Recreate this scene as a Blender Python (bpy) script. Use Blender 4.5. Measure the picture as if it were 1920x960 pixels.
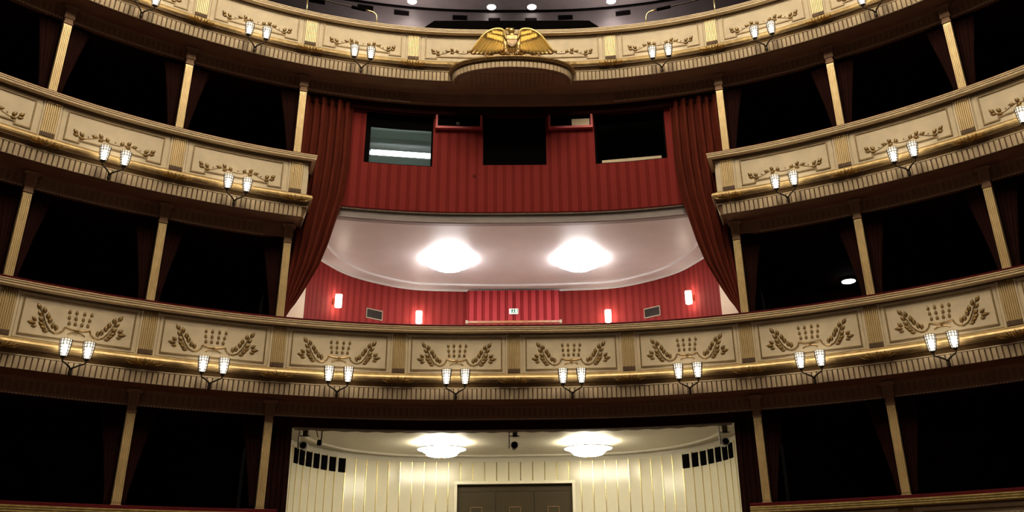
import bpy, math, random
import numpy as np
from mathutils import Matrix, Vector
random.seed(4)
SC = bpy.context.scene
COL = SC.collection
for o in list(bpy.data.objects): bpy.data.objects.remove(o)

# ------------------------------------------------------------------ camera
F_PX, PIT, ROLL, YAW, CAMX, CAMZ = 1616.155, .4053, .0149, .0220, .0043, 1.6
PPX, PPY = 35.178, -63.356                      # the photograph is an off-centre crop
xr = Vector((math.cos(YAW), -math.sin(YAW), 0)); yr = Vector((math.sin(YAW), math.cos(YAW), 0)); zr = Vector((0, 0, 1))
fw = math.cos(PIT)*yr + math.sin(PIT)*zr; u0 = math.cos(PIT)*zr - math.sin(PIT)*yr
rt = math.cos(ROLL)*xr - math.sin(ROLL)*u0; up = math.sin(ROLL)*xr + math.cos(ROLL)*u0
cam = bpy.data.cameras.new('camera'); cam.sensor_width = 36; cam.lens = F_PX*36/1920
cam.shift_x = -PPX/1920; cam.shift_y = PPY/1920
camo = bpy.data.objects.new('camera', cam); COL.objects.link(camo)
camo.matrix_world = Matrix(((rt.x, up.x, -fw.x, CAMX), (rt.y, up.y, -fw.y, 0), (rt.z, up.z, -fw.z, CAMZ), (0, 0, 0, 1)))
cam.clip_start = .05; cam.clip_end = 200
SC.camera = camo

# ------------------------------------------------------------------ world, big lights, exposure
world = bpy.data.worlds.new('world'); SC.world = world; world.use_nodes = True
world.node_tree.nodes['Background'].inputs[0].default_value = (1, .8, .6, 1)
world.node_tree.nodes['Background'].inputs[1].default_value = .003
SC.view_settings.view_transform = 'Standard'; SC.view_settings.look = 'None'
SC.view_settings.exposure = 0; SC.view_settings.gamma = 1; SC.view_settings.use_curve_mapping = False
CHANDELIER = 47.0        # radiance of the ring chandelier over the stalls
FRONT_FILL = 110.0            # watts of an added fill light, unseen, low behind the camera
def area(name, loc, target, sx, sy, watts, col):
    l = bpy.data.lights.new(name, 'AREA'); l.shape = 'RECTANGLE'; l.size = sx; l.size_y = sy; l.energy = watts; l.color = col
    o = bpy.data.objects.new(name, l); COL.objects.link(o); o.location = loc
    o.rotation_euler = (Vector(target)-Vector(loc)).to_track_quat('-Z', 'Y').to_euler(); return o
area('unseen_front_fill', (0, -9, 3.2), (0, 13, 7.5), 9, 1.2, FRONT_FILL, (1, .86, .66))  # soft fill added from the stage side to lift lower tiers and undersides

# ------------------------------------------------------------------ materials
def mat(name, col, rough=.6, metal=0., var=.0, vscale=6., col2=None, spec=.5, sheen=0., bump=0.):
    m = bpy.data.materials.new(name); m.use_nodes = True; nt = m.node_tree; b = nt.nodes['Principled BSDF']
    b.inputs['Base Color'].default_value = (*col, 1); b.inputs['Roughness'].default_value = rough
    b.inputs['Metallic'].default_value = metal; b.inputs['Specular IOR Level'].default_value = spec
    if sheen: b.inputs['Sheen Weight'].default_value = sheen
    if var or col2 or bump:
        tc = nt.nodes.new('ShaderNodeTexCoord'); n = nt.nodes.new('ShaderNodeTexNoise')
        n.inputs['Scale'].default_value = vscale; n.inputs['Detail'].default_value = 4
        nt.links.new(tc.outputs['Object'], n.inputs['Vector'])
        if var or col2:
            r = nt.nodes.new('ShaderNodeValToRGB'); r.color_ramp.elements[0].position = .32; r.color_ramp.elements[1].position = .68
            c2 = col2 or tuple(c*(1-var) for c in col)
            r.color_ramp.elements[0].color = (*c2, 1); r.color_ramp.elements[1].color = (*col, 1)
            nt.links.new(n.outputs['Fac'], r.inputs['Fac']); nt.links.new(r.outputs['Color'], b.inputs['Base Color'])
        if bump:
            bp = nt.nodes.new('ShaderNodeBump'); bp.inputs['Strength'].default_value = bump
            nt.links.new(n.outputs['Fac'], bp.inputs['Height']); nt.links.new(bp.outputs['Normal'], b.inputs['Normal'])
    return m
def emit(name, col, s):
    m = bpy.data.materials.new(name); m.use_nodes = True; nt = m.node_tree; b = nt.nodes['Principled BSDF']
    b.inputs['Base Color'].default_value = (.8, .8, .8, 1); b.inputs['Emission Color'].default_value = (*col, 1); b.inputs['Emission Strength'].default_value = s
    return m
def stripes(name, c1, c2, pitch, duty=.4):
    m = bpy.data.materials.new(name); m.use_nodes = True; nt = m.node_tree; b = nt.nodes['Principled BSDF']
    uv = nt.nodes.new('ShaderNodeUVMap'); sp = nt.nodes.new('ShaderNodeSeparateXYZ'); nt.links.new(uv.outputs[0], sp.inputs[0])
    def mth(op, a, v):
        k = nt.nodes.new('ShaderNodeMath'); k.operation = op
        nt.links.new(a, k.inputs[0]); k.inputs[1].default_value = v; return k.outputs[0]
    fr = mth('FRACT', mth('DIVIDE', mth('ADD', sp.outputs[0], 50), pitch), 0)
    rp = nt.nodes.new('ShaderNodeValToRGB'); e = rp.color_ramp.elements
    e[0].position = 0; e[0].color = (*c1, 1); e[1].position = .985; e[1].color = (*c1, 1)
    for p, c in ((1-duty-.03, c1), (1-duty, c2), (1-duty*.58, c2), (1-duty*.55, tuple((x+y)/2 for x, y in zip(c1, c2))), (1-duty*.45, tuple((x+y)/2 for x, y in zip(c1, c2))), (1-duty*.4, c2), (.96, c2)):
        q = e.new(p); q.color = (*c, 1)
    nt.links.new(fr, rp.inputs[0])
    n = nt.nodes.new('ShaderNodeTexNoise'); n.inputs['Scale'].default_value = 3; n.inputs['Detail'].default_value = 3
    mx = nt.nodes.new('ShaderNodeMix'); mx.data_type = 'RGBA'; mx.blend_type = 'MULTIPLY'; mx.inputs[0].default_value = .25
    nt.links.new(rp.outputs[0], mx.inputs[6]); nt.links.new(n.outputs['Fac'], mx.inputs[7])
    nt.links.new(mx.outputs[2], b.inputs['Base Color']); b.inputs['Roughness'].default_value = .8; b.inputs['Specular IOR Level'].default_value = .06
    return m
M = dict(
    cream=mat('cream_paint', (.72, .60, .42), .6, var=.13, vscale=5),
    cream2=mat('cream_plaque', (.68, .54, .36), .6, var=.16, vscale=9),
    reed=mat('cream_reeding', (.72, .55, .33), .45, var=.15, vscale=12),
    gold=mat('gilding', (.86, .66, .28), .34, .55, vscale=14, col2=(.60, .42, .14)),
    gold2=mat('antique_gold_leaf', (.42, .27, .10), .34, .4, vscale=30, col2=(.17, .095, .03)),
    torus=mat('pale_gilding', (.54, .385, .175), .42, .35, vscale=10, col2=(.36, .245, .10)),
    shield=mat('dull_shield', (.36, .25, .15), .5, .1, var=.2, vscale=20),
    spray=mat('gilded_spray', (.62, .44, .18), .32, .5, vscale=25, col2=(.40, .25, .08)),
    bed=mat('flute_bed', (.34, .23, .10), .6, .1),
    flute=mat('gilded_flutes', (.66, .50, .26), .40, .25, vscale=7, col2=(.56, .41, .20)),
    line=mat('bronze_moulding', (.27, .175, .07), .5, .2, var=.3, vscale=20),
    darkgold=mat('dark_bronze_band', (.135, .075, .024), .5, .3, var=.3, vscale=18),
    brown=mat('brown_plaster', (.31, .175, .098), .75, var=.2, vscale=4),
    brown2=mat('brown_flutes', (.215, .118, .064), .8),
    footbrown=mat('brown_tassels', (.10, .052, .024), .7),
    bead=mat('beaded_edge', (.62, .49, .34), .6),
    velvet=mat('rail_velvet', (.07, .006, .008), .9, spec=.1),
    drape=mat('red_curtain', (.115, .019, .010), .9, var=.2, vscale=3, spec=.1),
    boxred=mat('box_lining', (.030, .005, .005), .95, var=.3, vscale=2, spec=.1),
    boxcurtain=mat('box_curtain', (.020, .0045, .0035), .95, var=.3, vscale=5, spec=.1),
    redwall=stripes('striped_red_fabric', (.245, .031, .028), (.180, .019, .017), .172),
    reddoor=stripes('striped_red_door', (.42, .05, .055), (.20, .017, .019), .172, .45),
    redframe=mat('red_frame', (.62, .10, .12), .6),
    lilac=mat('loge_ceiling_plaster', (.55, .53, .54), .42, var=.08, vscale=2),
    lintel=mat('lilac_lintel', (.25, .21, .215), .6, var=.1),
    plaster=mat('white_plaster', (.70, .66, .55), .5, var=.05, vscale=2),
    white=mat('ivory_lacquer_panel', (.80, .76, .60), .18, var=.05, vscale=1.5),
    strip=mat('brass_strip', (.85, .68, .32), .25, .8),
    door=mat('dark_door', (.055, .040, .018), .6, var=.2, vscale=3, spec=.2),
    black=mat('black_paint', (.005, .004, .004), .9, spec=.0),
    iron=mat('dark_iron', (.045, .032, .022), .45, .5),
    brass=mat('polished_brass', (.85, .66, .34), .28, .85),
    wood=mat('light_oak', (.36, .15, .06), .45, var=.3, vscale=10),
    grey=mat('gallery_grey', (.17, .14, .14), .6, var=.15, vscale=3),
    metal=mat('grey_metal', (.45, .45, .46), .4, .3),
    booth=mat('booth_grey', (.50, .56, .53), .6),
    jamb=mat('cream_jamb', (.62, .50, .34), .55),
    carpet=mat('dark_carpet', (.06, .018, .014), .95),
    fringe=mat('cord_fringe', (.30, .25, .17), .8),
    bulb=emit('lit_bulb', (1, .87, .66), 24.0),
    lamp=emit('lit_bowl_glass', (1, .95, .93), 46.0),
    lamp0=emit('lit_entrance_glass', (1, .91, .70), 26.0),
    wlamp=emit('lit_wall_lamp', (1, .86, .70), 42.0),
    spot=emit('lit_downlight', (1, .93, .86), 14.0),
    spot2=emit('lit_box_lamp', (1, .97, .92), 9.0),
    tube=emit('fluorescent_tube', (.88, 1, .95), 9.0),
    ring=emit('lit_chandelier', (1, .86, .64), CHANDELIER),
    signwhite=emit('lit_sign_face', (.80, .88, .78), .55),
    signgreen=mat('sign_green', (.01, .19, .08), .5),
)

# ------------------------------------------------------------------ helpers
WM = {}
def reg(o, parent, mw):
    COL.objects.link(o); o.parent = parent; WM[o] = mw
    o.matrix_basis = (WM[parent].inverted() @ mw) if parent is not None else mw
    return o
def tag(o, label=None, cat=None, group=None, kind=None):
    if label: o['label'] = label
    if cat: o['category'] = cat
    if group: o['group'] = group
    if kind: o['kind'] = kind
    return o
def root(name, loc, label, cat, group=None):
    o = bpy.data.objects.new(name, None); o.empty_display_size = .1
    reg(o, None, Matrix.Translation(Vector(loc))); return tag(o, label, cat, group)
class MB:
    def __init__(s): s.v = []; s.f = []; s.uv = {}
    def quadgrid(s, rows, closed_u=False, closed_v=False, cap=False):
        n = len(rows); m = len(rows[0]); b = len(s.v)
        for r in rows: s.v += [tuple(p) for p in r]
        for i in range(n if closed_u else n-1):
            for j in range(m if closed_v else m-1):
                i2 = (i+1) % n; j2 = (j+1) % m
                s.f.append((b+i*m+j, b+i*m+j2, b+i2*m+j2, b+i2*m+j))
        if cap:
            s.f.append(tuple(b+j for j in range(m))[::-1]); s.f.append(tuple(b+(n-1)*m+j for j in range(m)))
        return s
    def box(s, x0, x1, y0, y1, z0, z1, fn=None):
        fn = fn or (lambda *a: a); b = len(s.v)
        s.v += [tuple(fn(*p)) for p in ((x0,y0,z0),(x1,y0,z0),(x1,y1,z0),(x0,y1,z0),(x0,y0,z1),(x1,y0,z1),(x1,y1,z1),(x0,y1,z1))]
        s.f += [tuple(b+i for i in q) for q in ((0,3,2,1),(4,5,6,7),(0,1,5,4),(1,2,6,5),(2,3,7,6),(3,0,4,7))]
        return s
    def tube(s, path, rad, sides=6, cap=True):
        pts = [Vector(p) for p in path]; rows = []
        ref = None
        for i, p in enumerate(pts):
            t = (pts[min(i+1, len(pts)-1)] - pts[max(i-1, 0)]).normalized()
            if ref is None: ref = t.orthogonal().normalized()
            ref = (ref - t*ref.dot(t)).normalized(); b2 = t.cross(ref)
            r = rad[i] if isinstance(rad, (list, tuple)) else rad
            rows.append([p + (ref*math.cos(a) + b2*math.sin(a))*r for a in [2*math.pi*k/sides for k in range(sides)]])
        return s.quadgrid(rows, closed_v=True, cap=cap)
    def lathe(s, prof, sides=20, fn=None):
        fn = fn or (lambda *a: a)
        rows = [[fn(r*math.cos(a), r*math.sin(a), z) for a in [2*math.pi*k/sides for k in range(sides)]] for r, z in prof]
        return s.quadgrid(rows, closed_v=True, cap=True)
    def poly(s, pts, depth):
        """convex-ish outline (list of Vectors) extruded by vector depth"""
        b = len(s.v); n = len(pts); d = Vector(depth)
        s.v += [tuple(p) for p in pts] + [tuple(Vector(p)+d) for p in pts]
        s.f.append(tuple(range(b, b+n))[::-1]); s.f.append(tuple(range(b+n, b+2*n)))
        for i in range(n):
            j = (i+1) % n; s.f.append((b+i, b+j, b+n+j, b+n+i))
        return s
    def mesh(s, name, m, smooth=False):
        me = bpy.data.meshes.new(name); me.from_pydata(s.v, [], s.f); me.materials.append(M[m] if isinstance(m, str) else m)
        if s.uv:
            l = me.uv_layers.new(name='UVMap')
            for p in me.polygons:
                for li in p.loop_indices: l.data[li].uv = s.uv.get(me.loops[li].vertex_index, (0, 0))
        import bmesh
        bm = bmesh.new(); bm.from_mesh(me); bmesh.ops.recalc_face_normals(bm, faces=bm.faces); bm.to_mesh(me); bm.free()
        if smooth:
            for p in me.polygons: p.use_smooth = True
        return me
    def obj(s, name, m, parent=None, smooth=False, **k):
        """vertices are in world space"""
        me = s.mesh(name, m, smooth); o = bpy.data.objects.new(name, me)
        if parent is not None:
            reg(o, parent, Matrix.Identity(4))
        else:
            c = Vector(np.mean(np.array(s.v), axis=0)); c.z = min(v[2] for v in s.v)
            me.transform(Matrix.Translation(-c)); reg(o, None, Matrix.Translation(c))
        return tag(o, **k)
def inst(name, me, parent, mw, **k):
    return tag(reg(bpy.data.objects.new(name, me), parent, mw), **k)

# plan curve of the tiers: one point for each pilaster (bay index s), smoothed
K = [(0, 14.0429), (1.8942, 13.9464), (3.7517, 13.4666), (5.4766, 12.6036), (6.9833, 11.4699), (8.26, 10.05), (9.22, 8.4)]
PTS = np.array([(-a, b) for a, b in K[:0:-1]] + K); NB = len(K)-1; BAY = 1.91
def curve(s):
    t = s+NB; i = int(min(max(math.floor(t), 0), 2*NB-1)); u = t-i
    g = lambda j: PTS[j] if 0 <= j <= 2*NB else (2*PTS[0]-PTS[1] if j < 0 else 2*PTS[-1]-PTS[-2])
    p0, p1, p2, p3 = g(i-1), g(i), g(i+1), g(i+2)
    P = .5*((2*p1)+(-p0+p2)*u+(2*p0-5*p1+4*p2-p3)*u*u+(-p0+3*p1-3*p2+p3)*u**3)
    T = .5*((-p0+p2)+2*(2*p0-5*p1+4*p2-p3)*u+3*(-p0+3*p1-3*p2+p3)*u*u)
    T = T/np.hypot(*T); return P, T, np.array([T[1], -T[0]])
def W(s, r, z):
    P, T, n = curve(s); return Vector((P[0]+n[0]*r, P[1]+n[1]*r, z))
def frameM(s, r, z):
    P, T, n = curve(s)
    return Matrix(((T[0], 0, n[0], P[0]+n[0]*r), (T[1], 0, n[1], P[1]+n[1]*r), (0, 1, 0, z), (0, 0, 0, 1)))
def spath(s0, s1, n=None):
    n = n or max(2, int(abs(s1-s0)*10)+1)
    return [(curve(s)[0], curve(s)[2]) for s in np.linspace(s0, s1, n)]
def polypath(pts, flip=1):
    """plan polyline -> (point, mitre vector); the normal lies to the right of travel for flip = 1"""
    pts = [np.array(p, float) for p in pts]; out = []
    seg = [(b-a)/max(1e-9, np.hypot(*(b-a))) for a, b in zip(pts, pts[1:])]
    nr = [np.array([t[1], -t[0]])*flip for t in seg]
    for i, p in enumerate(pts):
        if i == 0: m = nr[0]
        elif i == len(pts)-1: m = nr[-1]
        else:
            m = nr[i-1]+nr[i]; m = m/max(.35, (np.dot(m, m)/2)); 
        out.append((p, m))
    return out
def smooth_poly(pts, n=8):
    pts = [np.array(p, float) for p in pts]; out = []
    for i in range(len(pts)-1):
        p0 = pts[i-1] if i else 2*pts[0]-pts[1]; p1, p2 = pts[i], pts[i+1]; p3 = pts[i+2] if i+2 < len(pts) else 2*pts[-1]-pts[-2]
        for k in range(n):
            u = k/n; out.append(.5*((2*p1)+(-p0+p2)*u+(2*p0-5*p1+4*p2-p3)*u*u+(-p0+3*p1-3*p2+p3)*u**3))
    out.append(pts[-1]); return out
def sweep(mb, path, prof, uv=False):
    """closed profile [(r, z)] swept along a plan path"""
    rows = [[(p[0]+m[0]*r, p[1]+m[1]*r, z) for r, z in prof] for p, m in path]
    b = len(mb.v); mb.quadgrid(rows, closed_v=True, cap=True)
    if uv:
        L = 0; k = len(prof)
        for i, (p, m) in enumerate(path):
            if i: L += np.hypot(*(p-path[i-1][0]))
            for j in range(k): mb.uv[b+i*k+j] = (L, prof[j][1])
    return mb
def rect(r0, r1, z0, z1): return [(r0, z0), (r1, z0), (r1, z1), (r0, z1)]
ORD = ['first', 'second', 'third', 'fourth', 'fifth', 'sixth', 'seventh', 'eighth', 'ninth']

# ------------------------------------------------------------------ tier levels: rail top R, pilaster top pt, pilaster foot pb
TIER = {0: (2.73, 2.615, 1.95), 1: (5.69, 5.575, 4.906), 2: (8.68, 8.55, 7.945), 3: (11.655, 11.585, 10.961)}

# ------------------------------------------------------------------ structure: floors, ceilings, walls
MB().box(-13, 13, -11, 21, -.1, 0).obj('floor', 'carpet', kind='structure', label='dark carpeted floor of the auditorium')
def beam_bottom(t): return TIER[t][2]-.66
def slab(name, t, s0, s1, r1, label):
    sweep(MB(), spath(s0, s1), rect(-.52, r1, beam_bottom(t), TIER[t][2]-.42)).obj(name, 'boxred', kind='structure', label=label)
slab('ceiling_lower_boxes_left', 1, -5.9, -2.03, -4.45, 'dark slab over the lowest row of boxes, left half')
slab('ceiling_lower_boxes_right', 1, 2.03, 5.9, -4.45, 'dark slab over the lowest row of boxes, right half')
slab('ceiling_middle_boxes_left', 2, -5.9, -2.03, -4.45, 'dark slab over the middle row of boxes, left half')
slab('ceiling_middle_boxes_right', 2, 2.03, 5.9, -4.45, 'dark slab over the middle row of boxes, right half')
slab('floor_gallery', 3, -5.9, 5.9, -6.2, 'dark slab carrying the top balcony')
for side, sg in (('left', -1), ('right', 1)):
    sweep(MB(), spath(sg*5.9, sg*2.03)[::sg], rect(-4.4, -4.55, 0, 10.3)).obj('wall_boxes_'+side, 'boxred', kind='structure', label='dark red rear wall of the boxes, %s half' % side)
    for k in (2, 3, 4, 5):
        P, T, n = curve(sg*k)
        q = [W(sg*k, r, 0) + Vector((T[0]*d, T[1]*d, 0)) for r, d in ((-.55, -.03), (-4.39, -.03), (-4.39, .03), (-.55, .03))]
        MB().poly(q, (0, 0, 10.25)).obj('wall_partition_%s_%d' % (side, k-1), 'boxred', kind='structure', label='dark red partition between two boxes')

# rear rooms in the middle: central box above, entrance below (plan of the curved back wall)
HALF = [(4.02, 14.25), (4.04, 15.0), (4.02, 15.9), (3.86, 16.6), (3.40, 17.48), (2.40, 18.25), (1.2, 18.46), (0, 18.52)]
half_s = smooth_poly(HALF)
ROOM = [(-p[0], p[1]) for p in half_s] + [tuple(p) for p in half_s[::-1][1:]]      # left to right
RPATH = polypath(ROOM)                                                             # normal towards the hall
LEN = [0]
for a, b in zip(ROOM, ROOM[1:]): LEN.append(LEN[-1]+math.hypot(b[0]-a[0], b[1]-a[1]))
MID = LEN[-1]/2
def at_len(l):
    for i in range(len(LEN)-1):
        if l <= LEN[i+1] or i == len(LEN)-2:
            t = (l-LEN[i])/(LEN[i+1]-LEN[i]); a, b = np.array(ROOM[i]), np.array(ROOM[i+1]); d = (b-a)/np.hypot(*(b-a))
            return a+(b-a)*t, d, np.array([d[1], -d[0]])
def roomM(l, r, z):
    P, T, n = at_len(MID+l)
    return Matrix(((T[0], 0, n[0], P[0]+n[0]*r), (T[1], 0, n[1], P[1]+n[1]*r), (0, 1, 0, z), (0, 0, 0, 1)))
def sub(l0, l1):
    ps = [at_len(MID+l0)[0]] + [np.array(p) for p, L in zip(ROOM, LEN) if l0+.01 < L-MID < l1-.01] + [at_len(MID+l1)[0]]
    return polypath(ps)
LJ = MID-1.66                                              # where the red fabric starts, behind the cream jambs
wl = MB(); sweep(wl, sub(-LJ, LJ), rect(0, -.12, 4.55, 7.86), uv=True)
wl.obj('wall_central_box', 'redwall', kind='structure', label='curved rear wall of the central box in striped red fabric')
for nm, a, b in (('left', -MID, -LJ), ('right', LJ, MID)):
    sweep(MB(), sub(a, b), rect(0, -.12, 4.55, 7.86)).obj('trim_jamb_'+nm, 'jamb', kind='structure', label='cream side jamb of the central box, %s side' % nm)
def room_slab(name, m, z0, z1, r_front, label):
    """horizontal slab between the tier curve (offset r_front) and the rear wall"""
    mb = MB(); n = 48; rows = []
    for i in range(n+1):
        t = i/n; s = -2.06+4.12*t; a = W(s, r_front, 0)
        p = at_len(MID + (2*t-1)*(MID-.02))[0]
        c = [a, Vector((p[0], p[1]+.06, 0))]
        rows.append([(c[0].x, c[0].y, z0), (c[1].x, c[1].y, z0), (c[1].x, c[1].y, z1), (c[0].x, c[0].y, z1)])
    mb.quadgrid(rows, closed_v=True, cap=True)
    return mb.obj(name, m, kind='structure', label=label)
loge_ceiling = room_slab('ceiling_central_box', 'lilac', 7.86, 8.02, -.62, 'pale lilac plaster ceiling of the central box')
entrance_ceiling = room_slab('ceiling_entrance', 'plaster', 4.2, 4.5, -.52, 'ivory plaster ceiling over the entrance')
def scaled_ring(parent, z, inset, m):
    """half round moulding that follows the rear wall"""
    prof = [(inset-.035, z), (inset-.025, z-.028), (inset, z-.038), (inset+.025, z-.028), (inset+.035, z)]
    ps = [p for p in ROOM if p[1] > 15.2]
    pth = polypath(ps); mb = MB(); sweep(mb, pth, prof); return mb.obj('ceiling_moulding', m, parent, smooth=False)
scaled_ring(loge_ceiling, 7.86, .42, 'lilac'); scaled_ring(entrance_ceiling, 4.2, .33, 'plaster')
scaled_ring(loge_ceiling, 7.86, .03, 'lilac')

# striped wall above the central box, with its openings
def wall_piece(mb, s0, s1, z0, z1):
    p = spath(s0, s1, max(3, int((s1-s0)*8))); b = len(mb.v); sweep(mb, p, rect(-.62, -.74, z0, z1))
    for i in range(len(p)):
        for j in range(4): mb.uv[b+i*4+j] = ((s0+(s1-s0)*i/(len(p)-1))*BAY, 0)
OPEN = [(-1.40, -.775, 9.03, 10.14), (-.295, .335, 9.08, 10.14), (.80, 1.46, 9.07, 10.14)]
up_w = MB(); cuts = sorted({-2.03, 2.03, *[o[0] for o in OPEN], *[o[1] for o in OPEN]})
for a, b in zip(cuts, cuts[1:]):
    o = [q for q in OPEN if abs(q[0]-a) < 1e-6]
    if o: wall_piece(up_w, a, b, 8.04, o[0][2]); wall_piece(up_w, a, b, o[0][3], 10.6)
    else: wall_piece(up_w, a, b, 8.04, 10.6)
upper_wall = up_w.obj('wall_upper_centre', 'redwall', kind='structure', label='striped red wall above the central box opening')
sweep(MB(), spath(-2.03, 2.03), [(-.56, 8.05), (-.60, 8.03), (-.60, 7.90), (-.57, 7.87), (-.60, 7.855), (-.72, 7.86), (-.72, 8.05)]).obj('trim_1', 'lintel', kind='structure', label='pale lintel under the striped red wall')
fr = MB()
for i in range(300):
    s = -2.0+4.0*i/299; p = curve(s)
    fr.box(-.006, .006, -.03, 0, 0, .012, lambda x, y, z, s=s: W(s+x/BAY, -.565+z, 8.055+y))
fr.obj('tasselled_braid', 'fringe', bpy.data.objects['trim_1'], kind='stuff')
sweep(MB(), spath(-2.03, 2.03), rect(-.55, -.60, 8.05, 8.075)).obj('velvet_edge', 'velvet', bpy.data.objects['trim_1'])
sweep(MB(), spath(-2.05, 2.05), rect(-.53, -.61, 10.125, 10.31)).obj('trim_2', 'boxred', kind='structure', label='dark band under the eagle balcony')  # dark strip along the top of the striped wall
# windows in it
def window(n, o, label, pane):
    s0, s1, z0, z1 = o; mb = MB()
    for a, b, c, d in ((s0, s0+.018, z0, z1), (s1-.018, s1, z0, z1), (s0, s1, z0, z0+.03), (s0, s1, z1-.03, z1)):
        sweep(mb, spath(a, b, 3), rect(-.66, -.80, c, d))
    f = mb.obj('window_%d' % n, 'black', kind='structure', label=label)
    sweep(MB(), spath(s0+.018, s1-.018, 3), rect(-.76, -.77, z0+.03, z1-.03)).obj('pane', pane, f)
    return f
glass = bpy.data.materials.new('booth_glass'); glass.use_nodes = True; gn = glass.node_tree
tr_ = gn.nodes.new('ShaderNodeBsdfTransparent'); gs_ = gn.nodes.new('ShaderNodeBsdfGlossy'); mi_ = gn.nodes.new('ShaderNodeMixShader')
gs_.inputs['Roughness'].default_value = .12; mi_.inputs[0].default_value = .0003
gn.links.new(tr_.outputs[0], mi_.inputs[1]); gn.links.new(gs_.outputs[0], mi_.inputs[2]); gn.links.new(mi_.outputs[0], gn.nodes['Material Output'].inputs[0])
M['glass'] = glass
w1_ = window(1, OPEN[0], 'lit control booth window with a fluorescent tube behind it', 'glass')
sweep(MB(), spath(-1.382, -.793, 3), rect(-.70, -.72, 9.84, 10.11)).obj('blind', 'black', w1_)
sweep(MB(), spath(-1.382, -1.352, 3), rect(-.70, -.72, 9.06, 9.84)).obj('blind', 'black', w1_)
window(2, OPEN[1], 'black window in the middle of the striped red wall', 'black')
window(3, OPEN[2], 'dark window near the right drape', 'glass')
# rooms behind the two glazed windows
def booth(name, s0, s1, z0, z1, m, label):
    mb = MB(); f = lambda x, y, z: W(x, -y, z)
    mb.box(s0, s1, 1.9, 1.96, z0, z1, f); mb.box(s0-.02, s0, .82, 1.96, z0, z1, f); mb.box(s1, s1+.02, .82, 1.96, z0, z1, f)
    mb.box(s0, s1, .82, 1.96, z1, z1+.05, f); mb.box(s0, s1, .82, 1.96, z0-.05, z0, f)
    return mb.obj(name, m, kind='structure', label=label)
booth('wall_booth_left', -1.47, -.70, 8.9, 10.25, 'booth', 'pale green walls of the lit control booth')
booth('wall_booth_right', .74, 1.52, 8.9, 10.25, 'black', 'dark walls of the unlit booth')
t = root('fluorescent_lamp', W(-1.08, -1.2, 9.43), 'white fluorescent tube glowing inside the control booth', 'lamp')
MB().tube([W(-1.33, -1.15, 9.53), W(-.80, -1.15, 9.53)], .05, 10).obj('tube', 'tube', t)
MB().box(-1.35, -.78, 1.19, 1.25, 9.49, 9.59, lambda x, y, z: W(x, -y, z)).obj('batten', 'metal', t)
t = root('booth_shelf', W(-1.08, -1.5, 9.75), 'thin grey shelf with clips high in the control booth', 'shelf')
MB().box(-1.36, -.76, 1.3, 1.5, 9.80, 9.825, lambda x, y, z: W(x, -y, z)).obj('board', 'metal', t)
for a in (-1.2, -1.05): MB().box(a, a+.09, 1.3, 1.36, 9.825, 9.85, lambda x, y, z: W(x, -y, z)).obj('clip', 'metal', t)
c_ = MB().box(.86, 1.40, 1.0, 1.5, 8.905, 9.33, lambda x, y, z: W(x, -y, z)).obj('equipment_case', 'jamb'); tag(c_, 'tan case standing behind the dark window near the right drape', 'case')
for side, s0, s1 in (('left', -.755, -.305), ('right', .36, .79)):
    t = root('framed_hatch', W((s0+s1)/2, -.55, 9.83), 'red framed dark hatch %s of the black middle window' % side, 'hatch', 'red framed hatches')
    for nm, a, b, c, d in (('side_frame', s0, s0+.02, 9.83, 10.12), ('side_frame', s1-.02, s1, 9.83, 10.12), ('sill', s0+.02, s1-.02, 9.83, 9.875)):
        sweep(MB(), spath(a, b, 3), rect(-.618, -.535, c, d)).obj(nm, 'redframe', t)
    sweep(MB(), spath(s0+.02, s1-.02, 3), rect(-.618, -.60, 9.875, 10.12)).obj('back_panel', 'black', t)
    if side == 'left':
        MB().lathe([(.04, 0), (.04, .01)], 14, lambda x, y, z: W(-.54+x/BAY, -.598+z, 9.97+y)).obj('lens', 'iron', t)
    else:
        sweep(MB(), spath(s1-.20, s1-.03, 3), rect(-.60, -.59, 9.89, 10.05)).obj('sheet', 'jamb', t)
o_ = MB().lathe([(.035, 0), (.035, .008), (.02, .012)], 16, lambda x, y, z: W(-.373+x/BAY, -.62+z, 8.85+y)).obj('wall_button', 'drape'); tag(o_, 'small round red button on the striped wall', 'button')

# entrance: panelled wall, door, grilles
ew = MB(); sweep(ew, RPATH, rect(0, -.12, 0, 4.2)); ew = ew.obj('wall_entrance', 'plaster', kind='structure', label='ivory curved rear wall of the entrance')
def bx(x0, x1, y0, y1, z0, z1, bev=.004):
    mb = MB(); b = 0
    mb.v = [(x0,y0,z0),(x1,y0,z0),(x1,y1,z0),(x0,y1,z0),(x0+bev,y0+bev,z1),(x1-bev,y0+bev,z1),(x1-bev,y1-bev,z1),(x0+bev,y1-bev,z1)]
    mb.f = [(0,3,2,1),(4,5,6,7),(0,1,5,4),(1,2,6,5),(2,3,7,6),(3,0,4,7)]; return mb
PITCH = .2495
full = bx(-PITCH/2+.008, PITCH/2-.008, 0, 3.02, 0, .02).mesh('wall_panel', 'white')
short = bx(-PITCH/2+.008, PITCH/2-.008, 0, .40, 0, .02).mesh('wall_panel_short', 'white')
strip = bx(-.008, .008, 0, 3.02, 0, .026, .002).mesh('brass_strip', 'strip'); strip_s = bx(-.008, .008, 0, .40, 0, .026, .002).mesh('brass_strip_short', 'strip')
gr = bx(-.080, .080, 0, .27, 0, .03).mesh('air_grille', 'black')
npan = 22
for i in range(-npan, npan+1):
    l = i*PITCH
    ab = abs(l) < 1.24
    inst('wall_panel', short if ab else full, ew, roomM(l, .001, 3.70 if ab else 1.08))
    l2 = l+PITCH/2
    if i < npan: inst('brass_strip', strip_s if abs(l2) < 1.2 else strip, ew, roomM(l2, .001, 3.70 if abs(l2) < 1.2 else 1.08))
    if 14 <= abs(i) <= 19: pass
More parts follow.
